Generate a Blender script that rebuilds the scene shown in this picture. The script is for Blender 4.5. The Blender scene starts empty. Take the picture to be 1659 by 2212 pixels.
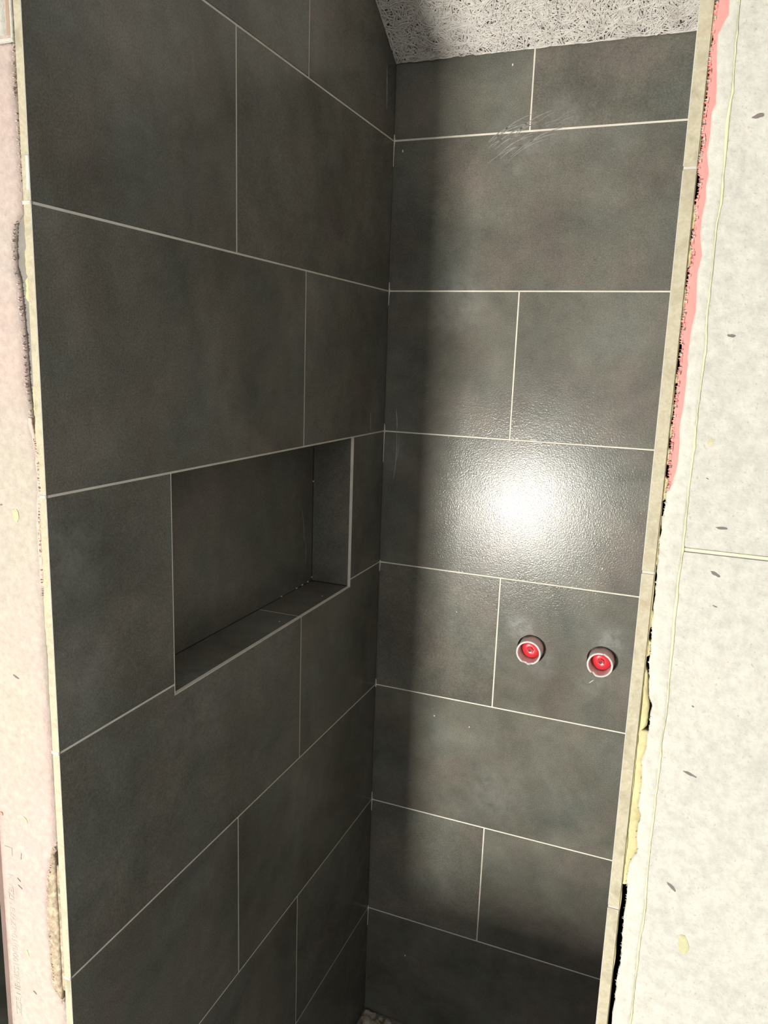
import bpy, bmesh, math, random
from mathutils import Vector, noise
from mathutils.geometry import tessellate_polygon

random.seed(7)
SC = bpy.context.scene
COL = SC.collection

# ------------------------------------------------------------------ camera
cam_data = bpy.data.cameras.new('camera')
cam_data.sensor_fit = 'HORIZONTAL'
cam_data.sensor_width = 36.0
cam_data.lens = 1681.85 / 1659.0 * 36.0
cam_data.clip_start = 0.02
cam = bpy.data.objects.new('camera', cam_data)
cam.location = (0.6458, -1.6243, 1.6761)
cam.rotation_euler = (1.375132, -0.034041, 0.381950)
COL.objects.link(cam)
SC.camera = cam

# ------------------------------------------------------------------ world and exposure
WORLD_STRENGTH = 0.86      # even, bright surroundings behind the camera
world = bpy.data.worlds.new('world')
SC.world = world
world.use_nodes = True
world.node_tree.nodes['Background'].inputs[0].default_value = (1.0, 1.0, 0.98, 1)
world.node_tree.nodes['Background'].inputs[1].default_value = WORLD_STRENGTH
SC.view_settings.view_transform = 'Standard'
SC.view_settings.look = 'None'
SC.view_settings.gamma = 1.0
SC.view_settings.use_curve_mapping = False
SC.view_settings.exposure = 0.0
LAMP_POS = (-0.294, -3.10, 0.810)      # the work lamp that lights the place
LAMP_STRENGTH = 1320.0
LAMP_TILT, LAMP_YAW = 6.0, -0.12
SC.cycles.max_bounces = 10
SC.cycles.diffuse_bounces = 6
SC.cycles.glossy_bounces = 6

# ------------------------------------------------------------------ measures (metres)
P = 0.303                 # tile pitch in height
def J(k): return P * (8 - k)       # height of horizontal joint k
W = 0.6180                # inner width of the shower
YF = -0.987               # plane of the opening
T = 0.0095                # tile thickness
G = 0.003                 # joint width
YA, YB, XV = -0.6047, -0.3864, 0.2848
SLOPE = 0.623
def ceil_z(y): return 2.2725 - SLOPE * min(max(y, -1.2), 0.2)
NY0, NY1, NZ0, NZ1, ND = -0.769, -0.1665, 1.1965, 1.5150, 0.0920   # niche

# ------------------------------------------------------------------ materials
def srgb(r, g, b):
    f = lambda c: (c / 255 / 12.92) if c / 255 <= 0.04045 else ((c / 255 + 0.055) / 1.055) ** 2.4
    return (f(r), f(g), f(b), 1.0)

def new_mat(name):
    m = bpy.data.materials.new(name)
    m.use_nodes = True
    nt = m.node_tree
    return m, nt, nt.nodes['Principled BSDF']

def N(nt, kind, **kw):
    n = nt.nodes.new(kind)
    for k, v in kw.items():
        if k in n.inputs.keys(): n.inputs[k].default_value = v
        else: setattr(n, k, v)
    return n

def noise_node(nt, vec, scale, detail=4, rough=0.55, distortion=0.0):
    n = nt.nodes.new('ShaderNodeTexNoise')
    n.inputs['Scale'].default_value = scale
    n.inputs['Detail'].default_value = detail
    n.inputs['Roughness'].default_value = rough
    n.inputs['Distortion'].default_value = distortion
    nt.links.new(vec, n.inputs['Vector'])
    return n.outputs['Fac']

def ramp(nt, fac, stops):
    r = nt.nodes.new('ShaderNodeValToRGB')
    el = r.color_ramp.elements
    while len(el) < len(stops): el.new(0.5)
    for e, (p, c) in zip(el, stops):
        e.position = p; e.color = c
    nt.links.new(fac, r.inputs['Fac'])
    return r.outputs['Color']

def mixc(nt, a, b, fac, mode='MIX'):
    m = nt.nodes.new('ShaderNodeMix'); m.data_type = 'RGBA'; m.blend_type = mode
    for sock, v in ((6, a), (7, b)):
        if isinstance(v, tuple): m.inputs[sock].default_value = v
        else: nt.links.new(v, m.inputs[sock])
    if isinstance(fac, (int, float)): m.inputs[0].default_value = fac
    else: nt.links.new(fac, m.inputs[0])
    return m.outputs[2]

def grey(v): return (v, v, v, 1)

def coords(nt, per_object=False):
    tc = nt.nodes.new('ShaderNodeTexCoord')
    if not per_object: return tc.outputs['Object']
    oi = nt.nodes.new('ShaderNodeObjectInfo')
    mul = nt.nodes.new('ShaderNodeMath'); mul.operation = 'MULTIPLY'; mul.inputs[1].default_value = 37.0
    nt.links.new(oi.outputs['Random'], mul.inputs[0])
    add = nt.nodes.new('ShaderNodeVectorMath'); add.operation = 'ADD'
    nt.links.new(tc.outputs['Object'], add.inputs[0]); nt.links.new(mul.outputs[0], add.inputs[1])
    return add.outputs[0]

def bump(nt, bsdf, heights):
    prev = None
    for h, strength, dist in heights:
        b = nt.nodes.new('ShaderNodeBump')
        b.inputs['Strength'].default_value = strength; b.inputs['Distance'].default_value = dist
        nt.links.new(h, b.inputs['Height'])
        if prev: nt.links.new(prev, b.inputs['Normal'])
        prev = b.outputs['Normal']
    nt.links.new(prev, bsdf.inputs['Normal'])

def tile_material():
    m, nt, b = new_mat('anthracite_stoneware')
    v = coords(nt, True)
    big = noise_node(nt, v, 5.0, 5, 0.6, 0.4)
    mid = noise_node(nt, v, 26.0, 6, 0.7)
    fine = noise_node(nt, v, 420.0, 3, 0.7)
    hue = noise_node(nt, v, 7.5, 3, 0.5)
    c = ramp(nt, big, [(0.30, (0.100, 0.097, 0.084, 1)), (0.72, (0.186, 0.179, 0.158, 1))])
    c = mixc(nt, c, ramp(nt, mid, [(0.25, grey(0.86)), (0.75, grey(1.14))]), 1.0, 'MULTIPLY')
    c = mixc(nt, c, ramp(nt, hue, [(0.35, (1.07, 0.99, 0.96, 1)), (0.5, (1.0, 1.0, 0.94, 1)), (0.65, (0.95, 1.0, 0.98, 1))]), 1.0, 'MULTIPLY')
    c = mixc(nt, c, ramp(nt, fine, [(0.30, grey(0.72)), (0.62, grey(1.18)), (0.80, grey(1.7))]), 1.0, 'MULTIPLY')
    dust = noise_node(nt, v, 9.0, 5, 0.6, 0.3)
    dmask = ramp(nt, dust, [(0.50, grey(0.0)), (0.85, grey(0.22))])
    c = mixc(nt, c, (0.20, 0.195, 0.18, 1), dmask)
    # dried grout film left by wiping, at a few places on the walls
    geo = nt.nodes.new('ShaderNodeNewGeometry')
    film = noise_node(nt, geo.outputs['Position'], 38.0, 5, 0.65, 0.6)
    acc = None
    for pos, rad, amt in FILM:
        d = nt.nodes.new('ShaderNodeVectorMath'); d.operation = 'DISTANCE'
        nt.links.new(geo.outputs['Position'], d.inputs[0]); d.inputs[1].default_value = pos
        mr = nt.nodes.new('ShaderNodeMapRange'); mr.interpolation_type = 'SMOOTHSTEP'
        mr.inputs['From Min'].default_value = rad; mr.inputs['From Max'].default_value = rad * 0.15
        mr.inputs['To Min'].default_value = 0.0; mr.inputs['To Max'].default_value = amt
        nt.links.new(d.outputs['Value'], mr.inputs['Value'])
        if acc is None: acc = mr.outputs['Result']
        else:
            mx = nt.nodes.new('ShaderNodeMath'); mx.operation = 'MAXIMUM'
            nt.links.new(acc, mx.inputs[0]); nt.links.new(mr.outputs['Result'], mx.inputs[1]); acc = mx.outputs[0]
    fm = nt.nodes.new('ShaderNodeMath'); fm.operation = 'MULTIPLY'
    nt.links.new(acc, fm.inputs[0]); nt.links.new(ramp(nt, film, [(0.36, grey(0.1)), (0.66, grey(1.0))]), fm.inputs[1])
    c = mixc(nt, c, (0.34, 0.335, 0.32, 1), fm.outputs[0])
    nt.links.new(c, b.inputs['Base Color'])
    rr = noise_node(nt, v, 12.0, 5, 0.6)
    nt.links.new(ramp(nt, rr, [(0.3, grey(TILE_R0)), (0.7, grey(TILE_R1))]), b.inputs['Roughness'])
    b.inputs['IOR'].default_value = 1.5
    b.inputs['Specular IOR Level'].default_value = 0.19
    h1 = noise_node(nt, v, 330.0, 2, 0.5)
    h2 = noise_node(nt, v, 900.0, 2, 0.5)
    bump(nt, b, [(h1, 0.20, 0.0012), (h2, 0.15, 0.0004)])
    return m
FILM = [((0.336, 0, 1.108), 0.045, 0.75), ((0.385, 0, 1.03), 0.05, 0.35), ((0.53, 0, 1.108), 0.05, 0.6), ((0.50, 0, 1.01), 0.05, 0.35),
        ((0.27, 0, 2.10), 0.09, 0.35), ((0.35, 0, 2.13), 0.07, 0.3), ((0.03, 0, 1.47), 0.07, 0.2), ((0.16, 0, 1.80), 0.10, 0.25), ((0.30, 0, 0.70), 0.10, 0.25),
        ((0, -0.965, 1.44), 0.09, 0.28), ((0, -0.95, 1.30), 0.09, 0.22), ((0, -0.70, 1.16), 0.12, 0.25), ((0, -0.45, 1.17), 0.08, 0.2), ((0, -0.80, 2.0), 0.2, 0.15), ((0, -0.06, 1.56), 0.05, 0.2), ((0, -0.7, 0.9), 0.15, 0.12)]
TILE_R0, TILE_R1 = 0.17, 0.22

def body_material(name, c1, c2, c3, rough=0.8, scale=60):
    m, nt, b = new_mat(name)
    v = coords(nt, True)
    a = noise_node(nt, v, scale, 5, 0.6, 0.5)
    f = noise_node(nt, v, scale * 8, 3, 0.6)
    c = ramp(nt, a, [(0.30, c1), (0.52, c2), (0.72, c3)])
    c = mixc(nt, c, ramp(nt, f, [(0.3, grey(0.88)), (0.7, grey(1.06))]), 1.0, 'MULTIPLY')
    nt.links.new(c, b.inputs['Base Color'])
    b.inputs['Roughness'].default_value = rough
    bump(nt, b, [(f, 0.4, 0.0006)])
    return m

def plain(name, col, rough=0.7, metal=0.0, bscale=None, bstr=0.3, bdist=0.001, var=0.12, vscale=30):
    m, nt, b = new_mat(name)
    v = coords(nt, True)
    a = noise_node(nt, v, vscale, 5, 0.6)
    c = mixc(nt, col, ramp(nt, a, [(0.3, grey(1 - var)), (0.7, grey(1 + var))]), 1.0, 'MULTIPLY')
    nt.links.new(c, b.inputs['Base Color'])
    b.inputs['Roughness'].default_value = rough
    b.inputs['Metallic'].default_value = metal
    if bscale: bump(nt, b, [(noise_node(nt, v, bscale, 4, 0.6), bstr, bdist)])
    return m

def block_material(name, base, alt, speck, scale=9.0, speck_amt=0.75, alt2=None):
    """pale gypsum block: cloudy colour, fine specks, shallow pits"""
    m, nt, b = new_mat(name)
    v = coords(nt)
    a = noise_node(nt, v, scale, 5, 0.55, 0.3)
    c = ramp(nt, a, [(0.34, base), (0.66, alt)])
    if alt2:
        a2 = noise_node(nt, v, scale * 0.45, 2, 0.5)
        c = mixc(nt, c, alt2, ramp(nt, a2, [(0.45, grey(0)), (0.62, grey(0.9))]))
    mid = noise_node(nt, v, 130, 5, 0.65)
    c = mixc(nt, c, ramp(nt, mid, [(0.3, grey(0.84)), (0.7, grey(1.09))]), 1.0, 'MULTIPLY')
    sp = noise_node(nt, v, 430, 3, 0.6)
    c = mixc(nt, c, speck, ramp(nt, sp, [(0.61, grey(0)), (0.74, grey(speck_amt))]))
    nt.links.new(c, b.inputs['Base Color'])
    b.inputs['Roughness'].default_value = 0.9
    b.inputs['Specular IOR Level'].default_value = 0.2
    pit = noise_node(nt, v, 230, 4, 0.6)
    bump(nt, b, [(pit, 0.6, 0.0016), (sp, 0.35, 0.0008)])
    return m

def emit(name, col, strength):
    m, nt, b = new_mat(name)
    b.inputs['Base Color'].default_value = (0.8, 0.8, 0.8, 1)
    b.inputs['Emission Color'].default_value = col
    b.inputs['Emission Strength'].default_value = strength
    return m

M = {}
M['tile'] = tile_material()
M['body'] = body_material('tan_tile_body', srgb(136, 129, 108), srgb(158, 152, 131), srgb(146, 134, 110))
M['arris'] = plain('pale_tile_arris', srgb(164, 164, 156), 0.7)
M['grout'] = plain('light_grey_grout', srgb(224, 218, 206), 0.9, bscale=300, bdist=0.0006)
M['block_right'] = block_material('pale_gypsum_block', srgb(165, 164, 157), srgb(171, 169, 161), srgb(140, 135, 122))
M['block_left'] = block_material('pink_gypsum_block', srgb(158, 149, 142), srgb(161, 143, 136), srgb(128, 119, 108), 7.0, 0.5, srgb(153, 147, 136))
M['filler'] = block_material('white_filler', srgb(174, 174, 165), srgb(170, 168, 160), srgb(196, 190, 178), 20.0, 0.25)
M['pink'] = plain('salmon_pink_core', srgb(206, 126, 120), 0.9, bscale=260, bstr=0.5, var=0.06)
M['glue'] = plain('yellow_glue', srgb(196, 193, 152), 0.6, bscale=300, bstr=0.5, var=0.10, vscale=60)
M['adhesive'] = plain('yellowish_adhesive', srgb(166, 158, 116), 0.65, bscale=220, bstr=0.6, var=0.16, vscale=60)
M['mortar'] = body_material('brushed_mortar', srgb(104, 92, 74), srgb(146, 131, 110), srgb(180, 165, 142), 0.75, 130)
M['membrane'] = plain('grey_membrane', srgb(112, 108, 102), 0.6, bscale=160, bstr=0.5, var=0.14, vscale=50)
M['brown_tear'] = plain('brown_torn_paper', srgb(140, 120, 102), 0.85, bscale=200, bstr=0.4)
M['paper'] = plain('torn_paper_fringe', srgb(168, 148, 140), 0.9, bscale=300, bstr=0.5)
M['core'] = plain('rough_wall_core', srgb(128, 118, 108), 0.95, bscale=120, bstr=0.5)
M['stamp'] = plain('faded_grey_ink', srgb(146, 138, 131), 0.9)
M['mark'] = plain('dark_dent', srgb(98, 92, 90), 0.95)
M['stain'] = plain('yellow_stain', srgb(160, 156, 124), 0.8, var=0.18, vscale=140)
M['wood_wool'] = body_material('pale_wood_wool', srgb(204, 198, 192), srgb(222, 218, 212), srgb(210, 202, 198), 0.9, 24)
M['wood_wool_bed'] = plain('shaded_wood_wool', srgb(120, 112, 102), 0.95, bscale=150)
M['sleeve'] = plain('grey_pink_sleeve', srgb(240, 226, 222), 0.5, bscale=90, bstr=0.2)
_b = M['sleeve'].node_tree.nodes['Principled BSDF']
_b.inputs['Subsurface Weight'].default_value = 0.7
_b.inputs['Subsurface Radius'].default_value = (1.0, 0.7, 0.65)
_b.inputs['Subsurface Scale'].default_value = 0.02
M['plug'] = plain('red_plastic', srgb(202, 48, 60), 0.32, bscale=60, bstr=0.2, var=0.05)
M['plug_shade'] = plain('shaded_red_plastic', srgb(96, 16, 20), 0.5)
M['screed'] = plain('rough_screed', srgb(150, 144, 134), 0.95, bscale=70, bstr=0.8, bdist=0.004, var=0.22)
M['plaster'] = plain('room_plaster', srgb(186, 176, 162), 0.95, bscale=60, bstr=0.2)
M['rubble'] = plain('grey_mortar_rubble', srgb(176, 166, 150), 0.95, bscale=140, bstr=0.6, var=0.2)
M['sheet'] = plain('dark_green_grey_sheet', srgb(72, 82, 76), 0.4, var=0.25, vscale=12)
M['timber'] = plain('pinkish_brown_timber', srgb(96, 78, 70), 0.8, bscale=120)
M['bench_wood'] = plain('bench_plywood', srgb(180, 150, 108), 0.7, bscale=90, vscale=9)
M['black_metal'] = plain('black_metal', srgb(30, 30, 32), 0.45, 0.4)
M['grout_end'] = plain('darkened_grout', srgb(166, 163, 154), 0.9, bscale=300, bdist=0.0006)  # same grout, colour darkened to offset the strong lamp light at the opening
M['smear'] = plain('dry_dust_smear', srgb(146, 144, 138), 0.85, var=0.3, vscale=200)

# ------------------------------------------------------------------ edge profiles (x, z) on the opening plane
LEFT_EDGE= [(-0.0101, 2.0034), (-0.0114, 1.9791), (-0.0111, 1.9667), (-0.0148, 1.9505), (-0.0146, 1.9211), (-0.0132, 1.8998), (-0.013, 1.8783), (-0.0122, 1.8566), (-0.012, 1.8346), (-0.0118, 1.8214), (-0.0138, 1.8103), (-0.0248, 1.7981), (-0.0273, 1.7818), (-0.028, 1.7566), (-0.0235, 1.7399), (-0.0227, 1.7199), (-0.0212, 1.6945), (-0.0199, 1.6683), (-0.0199, 1.6335), (-0.0176, 1.616), (-0.0155, 1.5949), (-0.01, 1.5719), (-0.008, 1.5535), (-0.0078, 1.517), (-0.0115, 1.482), (-0.0107, 1.4443), (-0.0113, 1.3857), (-0.0128, 1.336), (-0.0128, 1.3057), (-0.0123, 1.2643), (-0.0115, 1.2228), (-0.0135, 1.1799), (-0.0121, 1.1473), (-0.0127, 1.1033), (-0.0116, 1.0969), (-0.0201, 1.0652), (-0.0263, 1.0464), (-0.0303, 1.0184), (-0.0312, 0.9827), (-0.0294, 0.9288), (-0.0284, 0.8864), (-0.0146, 0.873), (-0.0089, 0.862), (-0.0082, 0.8413)]
LEFT_STRIP= [(-0.0042, 2.0027), (-0.0055, 1.962), (-0.0068, 1.9205), (-0.0098, 1.8564), (-0.0114, 1.8182), (-0.01, 1.8035), (-0.008, 1.7628), (-0.0081, 1.726), (-0.0083, 1.6696), (-0.0085, 1.6116), (-0.0067, 1.5621), (-0.0047, 1.5152), (-0.0057, 1.4492), (-0.0088, 1.3406), (-0.0119, 1.2099), (-0.012, 1.1371), (-0.0113, 1.0447), (-0.0109, 0.9288), (-0.0084, 0.8965), (-0.0079, 0.8414)]
RIGHT_EDGE= [(0.6288, 1.9267), (0.6284, 1.9157), (0.6289, 1.9083), (0.6293, 1.8971), (0.6284, 1.8882), (0.6298, 1.8782), (0.6291, 1.8669), (0.6288, 1.8554), (0.6283, 1.8454), (0.6301, 1.8359), (0.6293, 1.8281), (0.6284, 1.8187), (0.6308, 1.8107), (0.6303, 1.8003), (0.6295, 1.7924), (0.6308, 1.7842), (0.6304, 1.7761), (0.6295, 1.7656), (0.6309, 1.7583), (0.6301, 1.7495), (0.6294, 1.7388), (0.6297, 1.7316), (0.6295, 1.7208), (0.6291, 1.7117), (0.6291, 1.7035), (0.6297, 1.6934), (0.6298, 1.6796), (0.6298, 1.6749), (0.6298, 1.6656), (0.6297, 1.6533), (0.6301, 1.6448), (0.6297, 1.6352), (0.6296, 1.6227), (0.63, 1.6101), (0.6307, 1.5985), (0.631, 1.5863), (0.6302, 1.5754), (0.6297, 1.5613), (0.6292, 1.5481), (0.6291, 1.5339), (0.6297, 1.5186), (0.6298, 1.503), (0.6299, 1.4873), (0.6299, 1.4715), (0.631, 1.4557), (0.6311, 1.4395), (0.6321, 1.4288), (0.6336, 1.4127), (0.6366, 1.4023), (0.6358, 1.3799), (0.6358, 1.3694), (0.6331, 1.3549), (0.6352, 1.3379), (0.6343, 1.3141), (0.6369, 1.3029), (0.635, 1.2903), (0.6374, 1.2704), (0.6325, 1.2604), (0.6317, 1.2466), (0.6326, 1.2307), (0.6324, 1.2156), (0.6325, 1.1902), (0.6337, 1.1649), (0.6322, 1.1448), (0.6324, 1.1184), (0.6314, 1.1046), (0.6316, 1.0963)]
PINK_EDGE= [(0.6371, 1.9257), (0.6377, 1.9169), (0.6349, 1.9113), (0.632, 1.9042), (0.6332, 1.8892), (0.6345, 1.874), (0.6356, 1.8602), (0.6335, 1.855), (0.634, 1.8357), (0.6333, 1.8279), (0.636, 1.8136), (0.635, 1.8041), (0.6359, 1.7961), (0.6344, 1.7841), (0.6345, 1.772), (0.6374, 1.7574), (0.6357, 1.745), (0.6362, 1.7317), (0.6372, 1.7182), (0.6356, 1.7046), (0.635, 1.6844), (0.636, 1.6788), (0.6356, 1.6705), (0.6361, 1.6611), (0.6358, 1.647), (0.6346, 1.6317), (0.636, 1.6183), (0.6361, 1.6038), (0.6354, 1.5974), (0.6335, 1.5889), (0.6323, 1.5819)]

# ------------------------------------------------------------------ helpers
def link(name, me, parent=None, mats=(), loc=(0, 0, 0)):
    o = bpy.data.objects.new(name, me)
    for m in mats: me.materials.append(M[m] if isinstance(m, str) else m)
    o.location = loc
    COL.objects.link(o)
    if parent is not None: o.parent = parent
    return o

def empty(name, loc=(0, 0, 0)):
    o = bpy.data.objects.new(name, None)
    o.location = loc; o.empty_display_size = 0.05
    COL.objects.link(o)
    return o

def tag(o, label=None, category=None, group=None, kind=None):
    if label: o['label'] = label
    if category: o['category'] = category
    if group: o['group'] = group
    if kind: o['kind'] = kind
    return o

def bm_mesh(bm, name, smooth=False, recalc=True):
    if recalc: bmesh.ops.recalc_face_normals(bm, faces=bm.faces[:])
    if smooth:
        for f in bm.faces: f.smooth = True
    me = bpy.data.meshes.new(name)
    bm.to_mesh(me); bm.free()
    return me

def add_box(bm, x0, x1, y0, y1, z0, z1, mi=0):
    v = [bm.verts.new(p) for p in ((x0, y0, z0), (x1, y0, z0), (x1, y1, z0), (x0, y1, z0),
                                   (x0, y0, z1), (x1, y0, z1), (x1, y1, z1), (x0, y1, z1))]
    for q in ((3, 2, 1, 0), (4, 5, 6, 7), (0, 1, 5, 4), (1, 2, 6, 5), (2, 3, 7, 6), (3, 0, 4, 7)):
        f = bm.faces.new([v[i] for i in q]); f.material_index = mi
    return v

def box_obj(name, x0, x1, y0, y1, z0, z1, mat, parent=None, bev=0.0):
    cx, cy, cz = (x0 + x1) / 2, (y0 + y1) / 2, (z0 + z1) / 2
    bm = bmesh.new()
    add_box(bm, x0 - cx, x1 - cx, y0 - cy, y1 - cy, z0 - cz, z1 - cz)
    if bev: bmesh.ops.bevel(bm, geom=bm.edges[:], offset=bev, segments=2, affect='EDGES')
    return link(name, bm_mesh(bm, name), parent, (mat,), (cx, cy, cz))

MAPS = {
    'left':  lambda u, v, d: (-d, u, v),
    'back':  lambda u, v, d: (u, d, v),
    'right': lambda u, v, d: (W + d, u, v),
    'sill':  lambda u, v, d: (v, u, NZ0 - d),        # niche bottom, u = y, v = x
    'lintel': lambda u, v, d: (v, u, NZ1 + d),
    'jamb_far': lambda u, v, d: (v, NY1 + d, u),     # faces the opening, u = z, v = x
    'jamb_near': lambda u, v, d: (v, NY0 - d, u),
    'niche_back': lambda u, v, d: (-ND - d, u, v),
}

def area2(p): return sum(p[i][0] * p[(i + 1) % len(p)][1] - p[(i + 1) % len(p)][0] * p[i][1] for i in range(len(p)))

def inset(poly, d):
    """mitred inset of a simple ccw polygon"""
    n = len(poly); out = []
    for i in range(n):
        a, b, c = Vector(poly[i - 1]), Vector(poly[i]), Vector(poly[(i + 1) % n])
        e1 = (b - a).normalized(); e2 = (c - b).normalized()
        n1 = Vector((-e1.y, e1.x)); n2 = Vector((-e2.y, e2.x))
        k = 1 + n1.dot(n2)
        out.append(tuple(b + (n1 + n2) * (d / max(k, 0.2))))
    return out

def slab(name, poly, plane, parent, mats, d0=0.0, d1=T, bev=0.0006, holes=(), open_u=None):
    """a tile-like slab: outline poly (u, v) on a plane, face at depth d0, back at d1"""
    if area2(poly) < 0: poly = poly[::-1]
    f = MAPS[plane]
    cu = sum(p[0] for p in poly) / len(poly); cv = sum(p[1] for p in poly) / len(poly)
    org = Vector(f(cu, cv, 0))
    bm = bmesh.new()
    mk = lambda u, v, d: bm.verts.new(Vector(f(u, v, d)) - org)
    loops = []
    for lp, sgn in [(poly, 1)] + [(h, -1) for h in holes]:
        if sgn < 0 and area2(lp) < 0: lp = lp[::-1]
        front2 = inset(lp, bev * sgn)
        loops.append((lp, front2))
    flat = []; rings = []
    for lp, fr in loops:
        vf = [mk(u, v, d0) for u, v in fr]
        vb = [mk(u, v, d0 + bev) for u, v in lp]
        vk = [mk(u, v, d1) for u, v in lp]
        rings.append((vf, vb, vk, lp)); 
    tess = [[Vector((u, v, 0)) for u, v in fr] for lp, fr in loops]
    for cap in (0, 2):
        allv = [v for r in rings for v in r[cap]]
        for tri in tessellate_polygon(tess):
            try:
                fc = bm.faces.new([allv[i] for i in tri]); fc.material_index = 0 if cap == 0 else min(1, len(mats) - 1)
            except ValueError: pass
    for vf, vb, vk, lp in rings:
        n = len(lp)
        for i in range(n):
            j = (i + 1) % n
            e = bm.faces.new((vf[i], vf[j], vb[j], vb[i])); e.material_index = 0
            if open_u is not None and abs(lp[i][0] - open_u) < 1e-4 and abs(lp[j][0] - open_u) < 1e-4:
                e.material_index = min(2, len(mats) - 1)
            s = bm.faces.new((vb[i], vb[j], vk[j], vk[i])); s.material_index = min(1, len(mats) - 1)
    bmesh.ops.recalc_face_normals(bm, faces=bm.faces[:])
    return link(name, bm_mesh(bm, name, recalc=False), parent, mats, org)

def rect(u0, u1, v0, v1): return [(u0, v0), (u1, v0), (u1, v1), (u0, v1)]

def clip_top(poly, limit):
    """cut a polygon (u, v) below v = limit(u); limit is linear"""
    out = []
    n = len(poly)
    for i in range(n):
        a, b = poly[i], poly[(i + 1) % n]
        da, db = limit(a[0]) - a[1], limit(b[0]) - b[1]
        if da >= 0: out.append(a)
        if (da > 0) != (db > 0) and da != db:
            t = da / (da - db)
            out.append((a[0] + (b[0] - a[0]) * t, a[1] + (b[1] - a[1]) * t))
    res = []
    for p in out:
        if not res or (abs(p[0] - res[-1][0]) + abs(p[1] - res[-1][1])) > 1e-5: res.append(p)
    return res if len(res) >= 3 else None

def prism(bm, poly, f, d0, d1, mi=0, holes=()):
    loops = [poly] + list(holes)
    tess = [[Vector((u, v, 0)) for u, v in lp] for lp in loops]
    A = [[bm.verts.new(f(u, v, d0)) for u, v in lp] for lp in loops]
    B = [[bm.verts.new(f(u, v, d1)) for u, v in lp] for lp in loops]
    for S in (A, B):
        allv = [v for r in S for v in r]
        for tri in tessellate_polygon(tess):
            bm.faces.new([allv[i] for i in tri]).material_index = mi
    for a, b in zip(A, B):
        for i in range(len(a)):
            j = (i + 1) % len(a)
            bm.faces.new((a[i], a[j], b[j], b[i])).material_index = mi

def lerp_table(tab):
    tab = sorted(tab, key=lambda t: t[1])
    def f(z):
        if z <= tab[0][1]: return tab[0][0]
        for (xa, za), (xb, zb) in zip(tab, tab[1:]):
            if z <= zb: return xa + (xb - xa) * (z - za) / (zb - za)
        return tab[-1][0]
    return f

def rag(z, amp, freq, seed):
    return amp * (noise.noise(Vector((z * freq, seed, 0.3))) + 0.5 * noise.noise(Vector((z * freq * 2.7, seed + 9, 0.7))))

def ribbon(name, z0, z1, xl, xr, y0, bulge, mat, parent, step=0.002, cols=5, power=0.3, lump=0.0, lfreq=90, seed=1.0, back=0.004, flip=1):
    """an upright strip on the opening plane between two edge curves xl(z) and xr(z), with real thickness"""
    bm = bmesh.new()
    n = max(2, int(round((z1 - z0) / step)))
    rows = []
    for i in range(n + 1):
        z = z0 + (z1 - z0) * i / n
        a, b = xl(z), xr(z)
        if b < a + 0.0003: b = a + 0.0003
        row = []
        for j in range(cols + 1):
            t = j / cols
            prof = (max(0.0, math.sin(math.pi * t))) ** power
            x = a + (b - a) * t
            h = bulge * prof
            if lump: h += lump * prof * noise.noise(Vector((x * lfreq, z * lfreq, seed)))
            row.append(bm.verts.new((x, y0 - flip * h, z)))
        bl = bm.verts.new((a, y0 + back, z)); br = bm.verts.new((b, y0 + back, z))
        rows.append([bl] + row + [br])
    for r, s in zip(rows, rows[1:]):
        m = len(r)
        for j in range(m):
            k = (j + 1) % m
            bm.faces.new((r[j], r[k], s[k], s[j]))
    bm.faces.new(rows[0][::-1]); bm.faces.new(rows[-1])
    return link(name, bm_mesh(bm, name, smooth=True), parent, (mat,))

def lump_mesh(name, r, seed, sub=2, rough=0.35, squash=(1, 1, 1)):
    bm = bmesh.new()
    bmesh.ops.create_icosphere(bm, subdivisions=sub, radius=1.0)
    for v in bm.verts:
        k = 1 + rough * noise.noise(v.co * 1.6 + Vector((seed, 0, 0))) + 0.4 * rough * noise.noise(v.co * 4 + Vector((0, seed, 0)))
        v.co = Vector((v.co.x * squash[0], v.co.y * squash[1], v.co.z * squash[2])) * r * k
    return bm_mesh(bm, name)

def tube_mesh(name, ro, ri, y0, y1, seg=40, chip=None):
    """hollow tube along y"""
    bm = bmesh.new(); R = []
    for (r, y) in ((ro, y1), (ro, y0 + 0.0012), (ro - 0.0008, y0), (ri + 0.0008, y0), (ri, y0 + 0.0012), (ri, y1)):
        ring = []
        for i in range(seg):
            a = 2 * math.pi * i / seg
            yy = y
            if chip and y < y0 + 0.002:
                for (ca, cw, cd) in chip:
                    d = abs((a - ca + math.pi) % (2 * math.pi) - math.pi)
                    if d < cw: yy += cd * (1 - d / cw) ** 0.5
            ring.append(bm.verts.new((r * math.cos(a), yy, r * math.sin(a))))
        R.append(ring)
    for a, b in zip(R, R[1:] + R[:1]):
        for i in range(seg):
            j = (i + 1) % seg
            bm.faces.new((a[i], a[j], b[j], b[i]))
    return bm_mesh(bm, name, smooth=False)

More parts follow.
